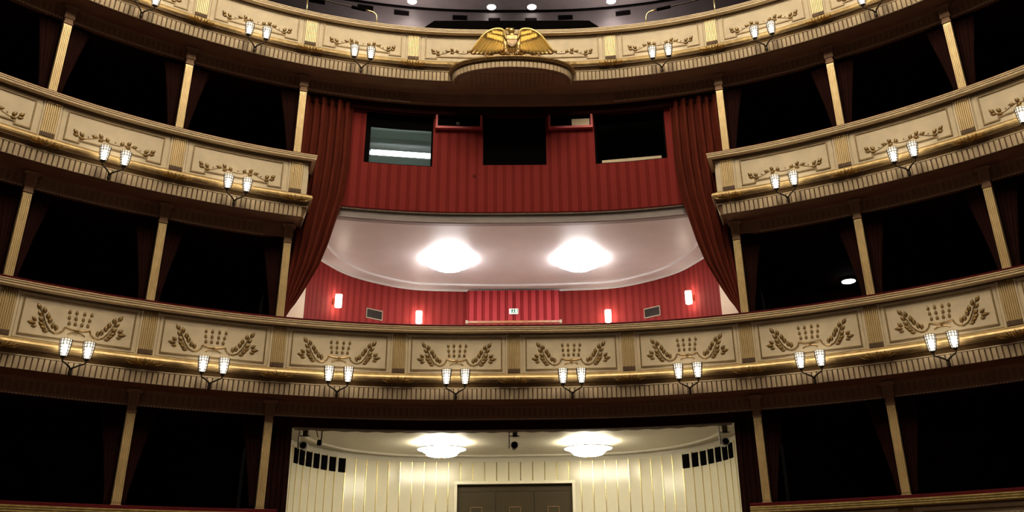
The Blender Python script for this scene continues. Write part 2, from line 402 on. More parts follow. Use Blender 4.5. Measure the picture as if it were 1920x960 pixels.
for i in range(7):
    for sg in (-1, 1):
        inst('air_grille', gr, ew, roomM(sg*(14.85+i)*PITCH, .02, 3.80))
d = root('door_1', (0, 18.4, 0), None, None); tag(d, 'wide dark entrance door recessed in the ivory panelled wall', kind='structure')
for nm, a in (('door_leaf', (-1.17, -.40)), ('door_leaf', (-.39, .39)), ('door_leaf', (.40, 1.17))):
    lf = MB().box(a[0], a[1], 18.375, 18.40, .0, 3.50).obj(nm, 'door', d)
    c = (a[0]+a[1])/2
    for (x0, x1, z0, z1) in ((c-.12, c-.105, 2.5, 3.2), (c+.105, c+.12, 2.5, 3.2), (c-.12, c+.12, 3.185, 3.2)): MB().box(x0, x1, 18.36, 18.375, z0, z1).obj('moulding', 'brown2', lf)
MB().box(-1.17, 1.17, 18.36, 18.40, 3.5, 3.63).obj('transom', 'door', d)
for x in (-1.23, 1.17): MB().box(x, x+.06, 18.20, 18.41, 0, 3.629).obj('door_frame', 'white', d)
MB().box(-1.23, 1.23, 18.20, 18.41, 3.63, 3.69).obj('door_frame', 'white', d)

# double door and rail in the central box
d2 = root('door_2', (0, 18.4, 4.6), None, None); tag(d2, 'brighter striped red double door behind the central box', kind='structure')
for a, b in ((-1.03, -.005), (.005, 1.03)):
    mb = MB(); mb.box(a, b, 18.36, 18.41, 4.6, 7.82)
    for i, v in enumerate(mb.v): mb.uv[i] = (v[0], 0)
    mb.obj('door_leaf', 'reddoor', d2)
t = root('wooden_rail', (0, 18.2, 6.9), 'light oak rail across the striped red double door', 'rail')
MB().box(-1.02, 1.02, 18.12, 18.2, 7.0, 7.045).obj('bar', 'wood', t)
for x in (-1.05, 1.0): MB().box(x, x+.05, 18.11, 18.355, 6.985, 7.06).obj('end_bracket', 'fringe', t)
# exit sign
t = root('exit_sign', (0, 18.3, 7.26), 'small lit green and white exit sign above the oak rail', 'sign')
MB().box(-.10, .10, 18.29, 18.355, 7.26, 7.37).obj('case', 'signwhite', t)
MB().box(-.05, .09, 18.285, 18.29, 7.272, 7.358).obj('green_panel', 'signgreen', t)
fg = MB(); P_ = lambda pts: fg.poly([Vector((x, 18.285, 7.272+z)) for x, z in pts], (0, -.002, 0))
P_([(-.012, .062), (.002, .066), (.006, .074), (-.002, .08), (-.014, .074)]); P_([(-.02, .06), (.0, .06), (.008, .03), (-.012, .028)])
P_([(-.012, .03), (.0, .03), (-.025, .006), (-.034, .01)]); P_([(0, .03), (.008, .03), (.02, .006), (.011, .006)]); P_([(.035, .006), (.075, .006), (.075, .078), (.035, .078)])
fg.obj('running_figure', 'signwhite', t)

# wall lamps, vents, bowl lamps of the central box and entrance
wl_prof = [(.055, 0), (.062, .01), (.062, .24), (.05, .25)]
wl_me = MB().lathe(wl_prof, 16, lambda x, y, z: (x, z, y)).mesh('lamp_glass', 'wlamp', True)
wr = MB()
for i in range(14):
    a = 2*math.pi*i/14; wr.box(-.006, .006, .0, .27, -.004, .004, lambda x, y, z, a=a: ((.066+z)*math.cos(a)-x*math.sin(a), y, (.066+z)*math.sin(a)+x*math.cos(a)))
wr_me = wr.mesh('glass_rods', 'signwhite')
plate_me = bx(-.04, .04, .05, .2, -.11, -.06).mesh('back_plate', 'brass')
def lam_len(x):          # arc length on the rear wall for a given x
    return min(np.linspace(-MID, MID, 2001), key=lambda l: abs(at_len(MID+l)[0][0]-x)+(0 if abs(l) < MID-1.7 else 9))
for x, z, lb in ((-3.70, 7.01, 'glowing cylinder wall lamp nearest the left drape'), (-2.1, 7.04, 'glowing cylinder wall lamp left of the oak rail'),
                 (2.1, 7.03, 'glowing cylinder wall lamp right of the oak rail'), (3.72, 7.01, 'glowing cylinder wall lamp nearest the right drape')):
    m = roomM(lam_len(x), .12, z); t = root('wall_lamp', m.to_translation(), lb, 'lamp', 'wall lamps of the central box')
    inst('lamp_glass', wl_me, t, m); inst('glass_rods', wr_me, t, m); inst('back_plate', plate_me, t, m)
for x, lb in ((-3.0, 'dark slatted vent on the red wall, left of the oak rail'), (3.0, 'dark slatted vent on the red wall, right of the oak rail')):
    m = roomM(lam_len(x), .002, 7.02); t = root('wall_vent', m.to_translation(), lb, 'vent', 'wall vents of the central box')
    mb = MB(); mb.box(-.20, .20, 0, .02, 0, .02); mb.box(-.20, .20, .2, .22, 0, .02); mb.box(-.20, -.185, .02, .2, 0, .02); mb.box(.185, .20, .02, .2, 0, .02)
    inst('frame', mb.mesh('vent_frame', 'fringe'), t, m); inst('backing', bx(-.185, .185, .02, .2, 0, .006).mesh('vent_back', 'black'), t, m)
    sl = bx(-.004, .004, .02, .2, .006, .016, .001).mesh('vent_slat', 'iron')
    for i in range(17): inst('slat', sl, t, m @ Matrix.Translation((-.176+.022*i, 0, 0)))
def bowl_lamp(x, y, z, lb, m, d=1.0):
    t = root('ceiling_lamp', (x, y, z-.3), lb, 'lamp', 'bowl lamps on the plaster ceilings'); T_ = lambda a, b, c: (x+a, y+b, z+c*d)
    rm = MB(); rm.quadgrid([[T_(r*math.cos(a), r*math.sin(a), c) for r, c in ((.452, -.135), (.468, -.135), (.468, -.155), (.452, -.155))] for a in [2*math.pi*k/32 for k in range(32)]], closed_u=True, closed_v=True); rm.obj('rim', 'metal', t)
    MB().lathe([(.06, 0), (.06, -.02), (.02, -.03), (.02, -.14)], 12, T_).obj('stem', 'metal', t)
    MB().lathe([(.40, -.13), (.45, -.14), (.445, -.155), (.36, -.165), (.34, -.21), (.30, -.235), (.28, -.275), (.20, -.30), (.03, -.315)], 32, T_).obj('glass_bowl', m, t, True)
    MB().lathe([(.02, -.314), (.035, -.325), (.02, -.345), (.006, -.365)], 12, T_).obj('finial', 'brass', t, True)
bowl_lamp(-1.31, 16.45, 7.86, 'blazing bowl lamp on the lilac ceiling, nearer the left drape', 'lamp', .72)
bowl_lamp(1.35, 16.48, 7.86, 'blazing bowl lamp on the lilac ceiling, nearer the right drape', 'lamp', .72)
bowl_lamp(-1.36, 16.5, 4.2, 'bowl lamp on the entrance ceiling, left of the middle camera', 'lamp0', .85)
bowl_lamp(1.39, 16.6, 4.2, 'bowl lamp on the entrance ceiling, right of the middle camera', 'lamp0', .85)

# lintel, fringe, cameras of the entrance
sweep(MB(), spath(-2.03, 2.03), rect(-.48, -.56, 4.085, 4.26)).obj('trim_3', 'boxred', kind='structure', label='dark red lintel over the entrance')
fr = MB()
for i in range(420):
    s = -1.79+3.58*i/419
    fr.box(-.007, .007, -.045-.006*math.sin(i*.31), 0, 0, .012, lambda x, y, z, s=s: W(s+x/BAY, -.495+z, 4.085+y))
fr.obj('bullion_fringe', 'fringe', bpy.data.objects['trim_3'], kind='stuff')
def spycam(x, y, lb):
    t = root('security_camera', (x, y, 3.8), lb, 'camera', 'cameras under the entrance lintel'); T_ = lambda a, b, c: (x+a, y+b, 3.85+c)
    MB().box(-.03, .05, 0, .06, .2, .35, T_).obj('mount', 'iron', t); MB().box(-.10, -.08, -.02, .04, .0, .3, T_).obj('bracket', 'metal', t)
    MB().box(-.09, .09, .0, .03, .20, .22, T_).obj('yoke', 'metal', t)
    MB().lathe([(.05, .16), (.066, .15), (.066, -.02), (.055, -.03)], 16, lambda a, b, c: (x+a, y+c, 3.9+b)).obj('body', 'metal', t, True)
    MB().lathe([(.052, -.031), (.052, -.04)], 16, lambda a, b, c: (x+a, y+c, 3.9+b)).obj('lens', 'black', t)
spycam(0.0, 15.0, 'small camera hanging at the middle of the entrance lintel')
spycam(-3.52, 14.75, 'small camera at the left end of the entrance lintel')
spycam(3.58, 14.85, 'small camera at the right end of the entrance lintel')
t = root('hanging_spotlight', (-3.25, 14.7, 3.9), 'tiny black spotlight on a bent hanger beside the left camera', 'light')
MB().tube([(-3.22, 14.7, 4.2), (-3.22, 14.7, 4.0), (-3.24, 14.7, 3.93)], .012, 6).obj('hanger', 'iron', t); MB().tube([(-3.33, 14.7, 4.2), (-3.28, 14.7, 4.02)], .008, 6).obj('cable', 'iron', t)
MB().lathe([(.03, 0), (.04, -.02), (.04, -.08), (.025, -.09)], 12, lambda a, b, c: (-3.25+a, 14.7+b, 3.98+c)).obj('head', 'black', t)

# ------------------------------------------------------------------ balcony fronts
leaf_mb = MB()
leaf_mb.v = [(0, 0, 0), (.28, .36, 0), (.62, .36, 0), (1, 0, .04), (.62, -.36, 0), (.28, -.36, 0), (.3, 0, .34), (.66, 0, .36)]
leaf_mb.f = [(0, 6, 1), (1, 6, 7, 2), (2, 7, 3), (0, 5, 6), (5, 4, 7, 6), (4, 3, 7), (0, 1, 2, 3, 4, 5)]
LEAF = leaf_mb.mesh('leaf', 'gold2', True)
drop_mb = MB(); drop_mb.v = [(0, .5, 0), (.28, .1, 0), (.30, -.35, 0), (0, -.5, 0), (-.30, -.35, 0), (-.28, .1, 0), (0, .1, .3), (0, -.3, .32)]
drop_mb.f = [(0, 1, 6), (1, 2, 7, 6), (2, 3, 7), (3, 4, 7), (4, 5, 6, 7), (5, 0, 6), (0, 5, 4, 3, 2, 1)]
DROP = drop_mb.mesh('drop', 'gold2', True)
berry_mb = MB().lathe([(.003, .012), (.009, .008), (.011, 0)], 8); BERRY = berry_mb.mesh('berry', 'gold2', True)
def place_leaf(parent, mid, zc, base, tip, w=.40):
    fr = frameM(mid+base[0]/BAY, .013, zc) @ Matrix.Translation((-base[0], 0, 0))
    c_ = Vector(((base[0]+tip[0])/2, (base[1]+tip[1])/2)); base = c_+(Vector(base)-c_)*1.12; tip = c_+(Vector(tip)-c_)*1.12
    d = Vector((tip[0]-base[0], tip[1]-base[1])); L = d.length; a = math.atan2(d.y, d.x)
    k = min(w*L, .045)/.72/L*1.0
    inst('leaf', LEAF, parent, fr @ Matrix.Translation((base[0], base[1], .001)) @ Matrix.Rotation(a, 4, 'Z') @ Matrix.Diagonal((L, L*k*1.35, min(L*.62, .055), 1)))
PX1 = lambda x, y: ((x-700)/672, (392-y)/657)
L1_STEM = [(590,450),(575,490),(545,515),(505,522),(460,500),(425,455),(400,405),(375,350),(350,312),(338,290)]
L1_LEAF = [((352,322),(314,266)), ((374,380),(332,340)), ((394,434),(348,394)), ((338,432),(290,400)), ((332,456),(258,449)), ((345,482),(296,486)),
           ((412,470),(352,438)), ((428,494),(372,470)), ((450,517),(396,508)), ((394,350),(378,290)), ((426,402),(424,338)), ((450,442),(448,376)), ((482,482),(484,420)), ((510,498),(520,440))]
L1_DROPS = [(605,297),(668,297),(738,297),(803,297),(610,352),(670,352),(735,352),(793,352),(617,405),(672,405),(730,405),(785,405)]
S_STEM = [(-.6,-.10),(-.52,-.14),(-.42,-.15),(-.33,-.11),(-.24,-.07),(-.15,-.08),(-.07,-.115),(0,-.12)]
S_LEAF = [((-.545,-.10),(-.61,-.03)), ((-.52,-.13),(-.605,-.118)), ((-.455,-.125),(-.512,-.05)), ((-.435,-.15),(-.515,-.165)), ((-.255,-.08),(-.34,-.052)),
          ((-.185,-.06),(-.24,.006)), ((-.165,-.085),(-.24,-.122)), ((-.095,-.10),(-.128,-.02))]
def moulding_path(t, hw, hh):
    if t == 1: return [(-hw, hh), (hw, hh), (hw, -hh), (-hw, -hh)]
    n = hw*.70; st = .045
    return [(-hw, hh), (hw, hh), (hw, -hh), (n, -hh), (n, -hh+st), (-n, -hh+st), (-n, -hh), (-hw, -hh)]
def make_panel(t, par, mid):
    R, pt, pb = TIER[t]; zc = (pt+pb)/2; h = pt-pb
    F = lambda a, b, r: W(mid+a/BAY, r, zc+b)
    HW, HH = .815, h/2-.004; mb = MB()
    # slab with a chamfered border and a field that lies a little deeper
    ny = [-HH, -HH+.012, HH-.012, HH]; nx = [-HW, -HW+.012] + list(np.linspace(-.74, .74, 12)) + [HW-.012, HW]
    dep = lambda a, b: .001 if (abs(a) > HW-.001 or abs(b) > HH-.001) else .012
    mb.quadgrid([[F(a, b, dep(a, b)) for b in ny] for a in nx])
    p = mb.obj('panel', 'cream', par)
    hw, hh = (.75, .27) if t == 1 else (.72, h*.395)
    out = moulding_path(t, hw, hh); mm = MB(); w = .011
    pts = out+[out[0]]
    for (x0, y0), (x1, y1) in zip(pts, pts[1:]):
        n = max(1, int(abs(x1-x0)/.13))
        for k in range(n):
            xa, xb = x0+(x1-x0)*k/n, x0+(x1-x0)*(k+1)/n
            lo = (min(xa, xb)-(w if k in (0, n-1) or n == 1 else 0), max(xa, xb)+(w if k in (0, n-1) or n == 1 else 0))
            mm.box(lo[0], lo[1], min(y0, y1)-w, max(y0, y1)+w, .012, .026, F)
    mm.obj('panel_moulding', 'line', p)
    fr = frameM(mid, .013, zc); Z = lambda x, y: F(x, y, .018)
    if t == 0:
        for i in range(17): inst('drop', DROP, p, frameM(mid+(-.56+.07*i)/BAY, .013, zc+.18) @ Matrix.Diagonal((.06, .07, .05, 1)))
        return p
    if t == 1:
        for m in (1, -1):
            q = lambda pt_: (PX1(*pt_)[0]*m, PX1(*pt_)[1])
            MB().tube([F(*q(s), .016) for s in L1_STEM], [.012]*5+[.010, .009, .008, .006, .004], 5).obj('stem', 'gold2', p)
            for b, tp in L1_LEAF: place_leaf(p, mid, zc, q(b), q(tp))
        MB().tube([F(*PX1(x, y), .016) for x, y in ((590,450),(640,463),(700,468),(760,463),(810,450))], .013, 5).obj('swag', 'gold2', p)
        MB().tube([F(*PX1(x, y), .016) for x, y in ((622,515),(655,496),(700,490),(745,496),(778,515))], .010, 5).obj('swag', 'gold2', p)
        kx, ky = PX1(700, 476); MB().box(-.02, .02, -.03, .02, .012, .034, lambda x, y, z: F(kx+x*(1+y*12), ky+y, z)).obj('knot', 'gold2', p)
        for x, y in L1_DROPS:
            a, b = PX1(x, y); inst('drop', DROP, p, frameM(mid+a/BAY, .013, zc+b) @ Matrix.Diagonal((.072, .076, .05, 1)))
    else:
        k = h/.635; sy = lambda y: y*k
        st = [(x, sy(y)) for x, y in S_STEM] + [(-x, sy(y)) for x, y in S_STEM[-2::-1]]
        MB().tube([F(x, y, .015) for x, y in st], .0065, 5).obj('stem', 'gold2', p)
        for m in (1, -1):
            for b, tp in S_LEAF: place_leaf(p, mid, zc, (b[0]*m, sy(b[1])), (tp[0]*m, sy(tp[1])), .46)
            inst('berry', BERRY, p, frameM(mid-m*.385/BAY, .013, zc+sy(-.10)))
        inst('berry', BERRY, p, frameM(mid+.005, .013, zc+sy(-.07)))
    return p
def make_pilaster(t, par, k):
    R, pt, pb = TIER[t]; F = lambda a, z, r: W(k+a/BAY, r, z)
    mb = MB(); mb.box(-.128, .128, pb+.002, pt-.002, -.015, .006, F)
    for sg in (-1, 1): mb.box(sg*.118-.010, sg*.118+.010, pb+.002, pt-.002, .006, .02, F)
    p = mb.obj('pilaster', 'cream', par)
    MB().box(-.104, .104, pb+.01, pt-.006, .005, .008, F).obj('flute_bed', 'bed', p)
    fl = MB()
    for i in range(7):
        a = -.087+.029*i; b = len(fl.v)
        sec = [(-.0118, .007), (-.008, .022), (.008, .022), (.0118, .007)]
        fl.quadgrid([[F(a+x, z, r) for x, r in sec] for z in (pb+.075, pt-.035)], closed_v=True, cap=True)
    fl.obj('flutes', 'flute', p)
    c = MB()
    for i in range(5):
        a = -.08+.04*i; c.box(a-.015, a+.015, pt-.036, pt-.004, .006, .034, F)
    c.obj('scalloped_top', 'gold2', p)
    c = MB()
    for i in range(8):
        a = -.091+.026*i; c.box(a-.012, a+.012, pb+.012, pb+.078+.004*(i % 2), .006, .032, F)
    c.obj('tasselled_foot', 'footbrown', p)
    return p
ac = MB()
for i in range(11):                                        # acanthus spray of slim leaves, local x along, y up, z out
    f = (i-5)/5; tip = Vector((.27*math.copysign(abs(f)**.85, f), .062-.055*abs(f)**1.6+(.012 if i % 2 else 0), .045-.02*abs(f)))
    base = Vector((.07*f, -.062+.02*abs(f), .012)); d = tip-base
    n = Vector((-d.y, d.x, 0)).normalized()*.0135; b = len(ac.v); mid = base+d*.58+Vector((0, -.012*abs(f), 0))
    ac.v += [tuple(p) for p in (base, mid+n, tip, mid-n, mid+Vector((0, 0, .034)), base+Vector((0, 0, .03)), tip+Vector((0, 0, .012)))]
    ac.f += [(b, b+5, b+4, b+1), (b+1, b+4, b+6, b+2), (b, b+3, b+4, b+5), (b+3, b+2, b+6, b+4), (b, b+1, b+2, b+3)]
ACANTHUS = ac.mesh('acanthus_spray', 'spray', False)
PLW = BAY/25
PD, PH = .042, .170; ang = math.atan2(PD, PH); PLL = math.hypot(PD, PH)
PLAQUE = bx(-PLW/2+.0055, PLW/2-.0055, -PLL, 0, 0, .02, .006).mesh('plaque', 'cream2')
CORNICE = [(-.40, -.115), (-.40, 0), (.10, 0), (.124, -.006), (.124, -.022), (.095, -.024), (.095, -.032), (.120, -.034), (.120, -.052), (.090, -.054), (.090, -.062), (.114, -.064), (.114, -.086), (.075, -.092), (.03, -.105), (.0, -.115)]
VELVET = [(-.46, -.02), (-.46, .045), (-.40, .055), (.02, .055), (.055, .04), (.062, .004), (.04, .002), (-.38, .002)]
def base_prof(pb, k=1.0):
    """gilded torus, hollow, and backing of the plaques"""
    T_ = [(-.02, pb), (.03, pb), (.045, pb-.018), (.055, pb-.022), (.075, pb-.030), (.10, pb-.052), (.112, pb-.082), (.108, pb-.112), (.088, pb-.138), (.07, pb-.145), (-.02, pb-.145)]
    H_ = [(-.05, pb-.145), (.068, pb-.145), (.085, pb-.150), (.085, pb-.158), (.052, pb-.180), (.036, pb-.215), (.034, pb-.232), (-.05, pb-.232)]
    L_ = [(-.05, pb-.232), (.05, pb-.232), (.056, pb-.238), (.052, pb-.246), (-.05, pb-.246)]
    S_ = [(-.25, pb-.246), (.028, pb-.246), (.028-PD, pb-.246-PH), (-.10, pb-.41), (-.25, pb-.41)]
    return T_, H_, L_, S_
def base_run(par, path, pb):
    T_, H_, L_, S_ = base_prof(pb)
    sweep(MB(), path, T_).obj('gilded_torus', 'torus', par)
    sweep(MB(), path, H_).obj('hollow_moulding', 'darkgold', par)
    sweep(MB(), path, L_).obj('fillet', 'bead', par)
    sweep(MB(), path, S_).obj('sloping_backing', 'brown2', par)
def soffit(par, path, pb, flutes):
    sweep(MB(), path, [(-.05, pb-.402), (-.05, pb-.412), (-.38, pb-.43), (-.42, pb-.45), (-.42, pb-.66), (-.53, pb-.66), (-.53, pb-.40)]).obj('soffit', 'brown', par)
    fl = MB(); bd = MB()
    for s0, s1 in flutes:
        n = int((s1-s0)*22)
        for i in range(n):
            s = s0+(s1-s0)*(i+.5)/n
            fl.box(-.024, .024, -.61, -.475, -.42, -.408, lambda x, y, z, s=s: W(s+x/BAY, z, pb+y))
            for q in (-.25, .25): bd.box(-.015, .015, -.672, -.652, -.43, -.408, lambda x, y, z, s=s, q=q: W(s+q*BAY/22/BAY+x/BAY, z, pb+y))
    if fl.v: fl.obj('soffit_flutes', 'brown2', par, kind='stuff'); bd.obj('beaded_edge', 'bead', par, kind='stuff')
def plaques(par, s0, s1, pb):
    a0, a1 = int(round(s0*25)), int(round(s1*25))
    for i in range(a0, a1):
        inst('plaque', PLAQUE, par, frameM((i+.5)/25, .034, pb-.247) @ Matrix.Rotation(ang, 4, 'X'))
def fronts(t, name, label, path, ks, mids, plq, flutes, run=None, low=True):
    R, pt, pb = TIER[t]; p0 = path[len(path)//2][0]
    par = root(name, (p0[0], p0[1], pb-.66), label, 'balcony', 'gilded balcony fronts')
    sweep(MB(), path, [(r, R+z) for r, z in CORNICE]).obj('reeded_cornice', 'reed' if t else 'gold', par)
    sweep(MB(), path, [(r, R+z) for r, z in VELVET]).obj('velvet_armrest', 'velvet', par)
    sweep(MB(), path, [(-.02, R-.115), (.045, R-.104), (.04, pt+.002-.0), (.0, pt-.004), (-.02, pt-.004)]).obj('bronze_band', 'darkgold', par)
    sweep(MB(), path, rect(-.14, -.002, pb-(.10 if low else .6), R-.112)).obj('parapet_wall', 'cream', par)
    for m in mids: make_panel(t, par, m)
    for k in ks:
        make_pilaster(t, par, k)
        if low: inst('acanthus_spray', ACANTHUS, par, frameM(k, .088, pb-.135))
    if low:
        for r_ in (run or [path]): base_run(par, r_, pb); 
        soffit(par, path, pb, flutes)
        for a, b in plq: plaques(par, a, b, pb)
    return par
def return_path(sg, s_end, s_far=5.9, back=.75):
    """front that turns a corner and runs back beside the middle drape"""
    ss = np.linspace(sg*s_far, sg*s_end, 34); pts = [curve(s)[0] for s in ss]; n = curve(sg*s_end)[2]
    pts.append(pts[-1]-n*back)
    return polypath(pts, flip=1 if sg < 0 else -1)
bal1 = fronts(1, 'laurel_balcony', 'long balcony front with laurel branches and drops below the red central box', spath(-5.9, 5.9, 105),
       range(-5, 6), [x+.5 for x in range(-5, 5)], [(-4.96, 4.96)], [(-4.9, 4.9)])
bal2 = {}
for sg, sd in ((-1, 'left'), (1, 'right')):
    ks = [sg*k for k in (2, 3, 4, 5)]; mids = [sg*m for m in (2.5, 3.5, 4.5)]
    e = 1.9; a, b = sorted((sg*(e-.0), sg*4.96))
    bal2[sg] = fronts(2, 'olive_balcony', 'middle balcony front with olive sprays that ends at the %s drape' % sd, return_path(sg, e), ks, mids, [(a, b)], [tuple(sorted((sg*2.2, sg*4.9)))])
    # small panel on the return
    R, pt, pb = TIER[2]; P, T, n = curve(sg*e)
    F = lambda a, z, r: Vector((P[0]-n[0]*a-sg*T[0]*r, P[1]-n[1]*a-sg*T[1]*r, z))
    rp = MB().box(.05, .60, pb+.03, pt-.03, 0, .012, F).obj('return_panel', 'cream', bal2[sg]); rm = MB()
    for x0, x1, z0, z1 in ((.10, .55, pt-.11, pt-.09), (.10, .55, pb+.09, pb+.11), (.10, .12, pb+.11, pt-.11), (.53, .55, pb+.11, pt-.11)): rm.box(x0, x1, z0, z1, .012, .024, F)
    rm.obj('panel_moulding', 'line', rp)
    # plaques on the return
    for i in range(7):
        c = .0+PLW*(i+.6); q = F(c, pb-.247, .034)
        X = Vector((-n[0], -n[1], 0))*(1 if sg < 0 else -1); Zo = Vector((-sg*T[0], -sg*T[1], 0))
        m = Matrix(((X.x, 0, Zo.x, q.x), (X.y, 0, Zo.y, q.y), (0, 1, 0, q.z), (0, 0, 0, 1)))
        inst('plaque', PLAQUE, bal2[sg], m @ Matrix.Rotation(ang, 4, 'X'))
    fronts(0, 'parterre_balcony', 'lowest gilded box rail at the bottom edge, %s of the entrance' % sd, spath(*sorted((sg*1.885, sg*5.9))),
           ks, mids, [], [], low=False)
# top balcony with the bow that carries the eagle
BW, BD = 1.12, .60
pb3 = TIER[3][2]; sb = .60
bow = []
for i in range(41):
    a = math.pi*i/40; x = -BW*math.cos(a); P, T, n = curve(x/1.895)
    bow.append((x, P[1]-BD*math.sin(a)**.8+.02))
bal3 = fronts(3, 'eagle_balcony', 'topmost balcony front with olive sprays and a bow carrying the gilded eagle', spath(-5.9, 5.9, 105), [k for k in range(-5, 6) if k], [x+.5 for x in range(-5, 5)],
              [(-4.96, -.60), (.60, 4.96)], [(-4.9, -1.0), (1.0, 4.9)], run=[spath(-5.9, -.575, 48), spath(.575, 5.9, 48)])
bp = polypath(bow)
sweep(MB(), bp, [(-.05, 10.74), (.02, 10.735), (.06, 10.72), (.085, 10.695), (.085, 10.67), (.06, 10.65), (.03, 10.645), (-.05, 10.645)]).obj('bow_torus', 'gold2', bal3, True)
sweep(MB(), bp, [(-.05, 10.645), (.035, 10.645), (.015, 10.61), (-.05, 10.605)]).obj('bow_hollow', 'darkgold', bal3)
sweep(MB(), bp, [(-.10, 10.607), (.008, 10.607), (-.016, 10.497), (-.10, 10.497)]).obj('bow_backing', 'brown2', bal3)
BPLAQ = bx(-PLW/2+.006, PLW/2-.006, -.112, 0, 0, .016, .005).mesh('bow_plaque', 'cream2')
bl = [0]
for a, b in zip(bow, bow[1:]): bl.append(bl[-1]+math.hypot(b[0]-a[0], b[1]-a[1]))
nb_ = int(bl[-1]/PLW)
for i in range(nb_):
    L = (i+.5)*bl[-1]/nb_; j = max(k for k in range(len(bl)-1) if bl[k] <= L); u = (L-bl[j])/(bl[j+1]-bl[j])
    a, b = np.array(bow[j]), np.array(bow[j+1]); d = (b-a)/np.hypot(*(b-a)); q = a+(b-a)*u; n = np.array([d[1], -d[0]])
    m = Matrix(((d[0], 0, n[0], q[0]+n[0]*.012), (d[1], 0, n[1], q[1]+n[1]*.012), (0, 1, 0, 10.606), (0, 0, 0, 1)))
    inst('plaque', BPLAQ, bal3, m @ Matrix.Rotation(math.radians(12), 4, 'X'))
cap = MB(); n = len(bow); rows = []                       # sloping lid and flat underside of the bow
for i in range(n):
    x, y = bow[i]; P, T, nn = curve(x/1.895); y1 = P[1]+.13
    rows.append([(x, y, 10.50), (x, y, 10.735), (x, min(y1-.101, y+.28), 10.87), (x, y1-.1, 10.95), (x, y1, 10.50)])
cap.quadgrid(rows, closed_v=True, cap=True); cap.obj('bow_body', 'brown', bal3)
rb = MB()
for i in range(-9, 10):
    x = i*.085; L = .50*math.sqrt(max(0, 1-(x/.86)**2)); P, T, nn = curve(x/1.895)
    if L > .08: rb.box(x-.018, x+.018, P[1]-.36-.0, P[1]+.06, 10.487, 10.501)
rb.obj('bow_ribs', 'brown2', bal3, kind='stuff')
inst('acanthus_spray', ACANTHUS, bal3, Matrix(((1, 0, 0, 0), (0, 0, -1, bow[20][1]-.045), (0, 1, 0, 10.735), (0, 0, 0, 1))))
for sg in (-1, 1):                                         # leaf stubs at the bow's shoulders
    inst('acanthus_spray', ACANTHUS, bal3, frameM(sg*.60, .075, pb3-.082) @ Matrix.Diagonal((.5, .8, .8, 1)))

# ------------------------------------------------------------------ gilded eagle
eg = root('gilded_eagle', (0, 13.62, 10.86), 'gilded eagle with spread wings and shield on the top balcony bow', 'sculpture')
EY = 13.62; EF = lambda x, y, z: (x, EY-y, 10.86+z)        # x right, y towards the hall, z up
MB().lathe([(.02, .02), (.085, .06), (.115, .16), (.11, .26), (.085, .34), (.06, .40), (.05, .45), (.05, .47)], 18, lambda x, y, z: EF(x, y*.8+.03, z)).obj('body', 'gold', eg, True)
hd = MB().lathe([(.04, 0), (.056, .03), (.058, .06), (.045, .09), (.015, .105)], 14, lambda x, y, z: EF(x*1.15-.01, y+.05, .455+z)).obj('head', 'gold', eg, True)
MB().tube([EF(-.05, .08, .515), EF(-.10, .09, .52), EF(-.125, .09, .50), EF(-.122, .09, .475)], [.03, .024, .014, .003], 8).obj('beak', 'gold', hd, True)
for x in (-.035, .03): MB().lathe([(.009, 0), (.006, .006)], 8, lambda a, b, c, x=x: EF(x+a, .105+c, .535+b)).obj('eye', 'darkgold', hd)
sh = MB().poly([Vector(EF(x, .155, z)) for x, z in ((-.095, .30), (.095, .30), (.095, .18), (.07, .11), (0, .06), (-.07, .11), (-.095, .18))], (0, -.035, 0)).obj('shield', 'shield', eg)
for i in range(6): MB().box(-.08+.03*i, -.068+.03*i, .19, .20, .10+.03*abs(i-2.5)*.6, .22, EF).obj('stripe', 'gold2', sh)
MB().box(-.095, .095, .19, .205, .22, .30, EF).obj('chief', 'gold2', sh)
FEATH = MB(); FEATH.v = [(0, -.5, 0), (0, .5, 0), (.75, .5, .0), (.93, .3, 0), (1, 0, 0), (.93, -.3, 0), (.75, -.5, 0), (0, 0, .55), (.8, 0, .55)]
FEATH.f = [(0, 7, 1), (1, 7, 8, 2), (2, 8, 3), (3, 8, 4), (4, 8, 5), (5, 8, 6), (6, 8, 7, 0), (0, 1, 2, 3, 4, 5, 6)]
FE = FEATH.mesh('feather', 'gold', False)
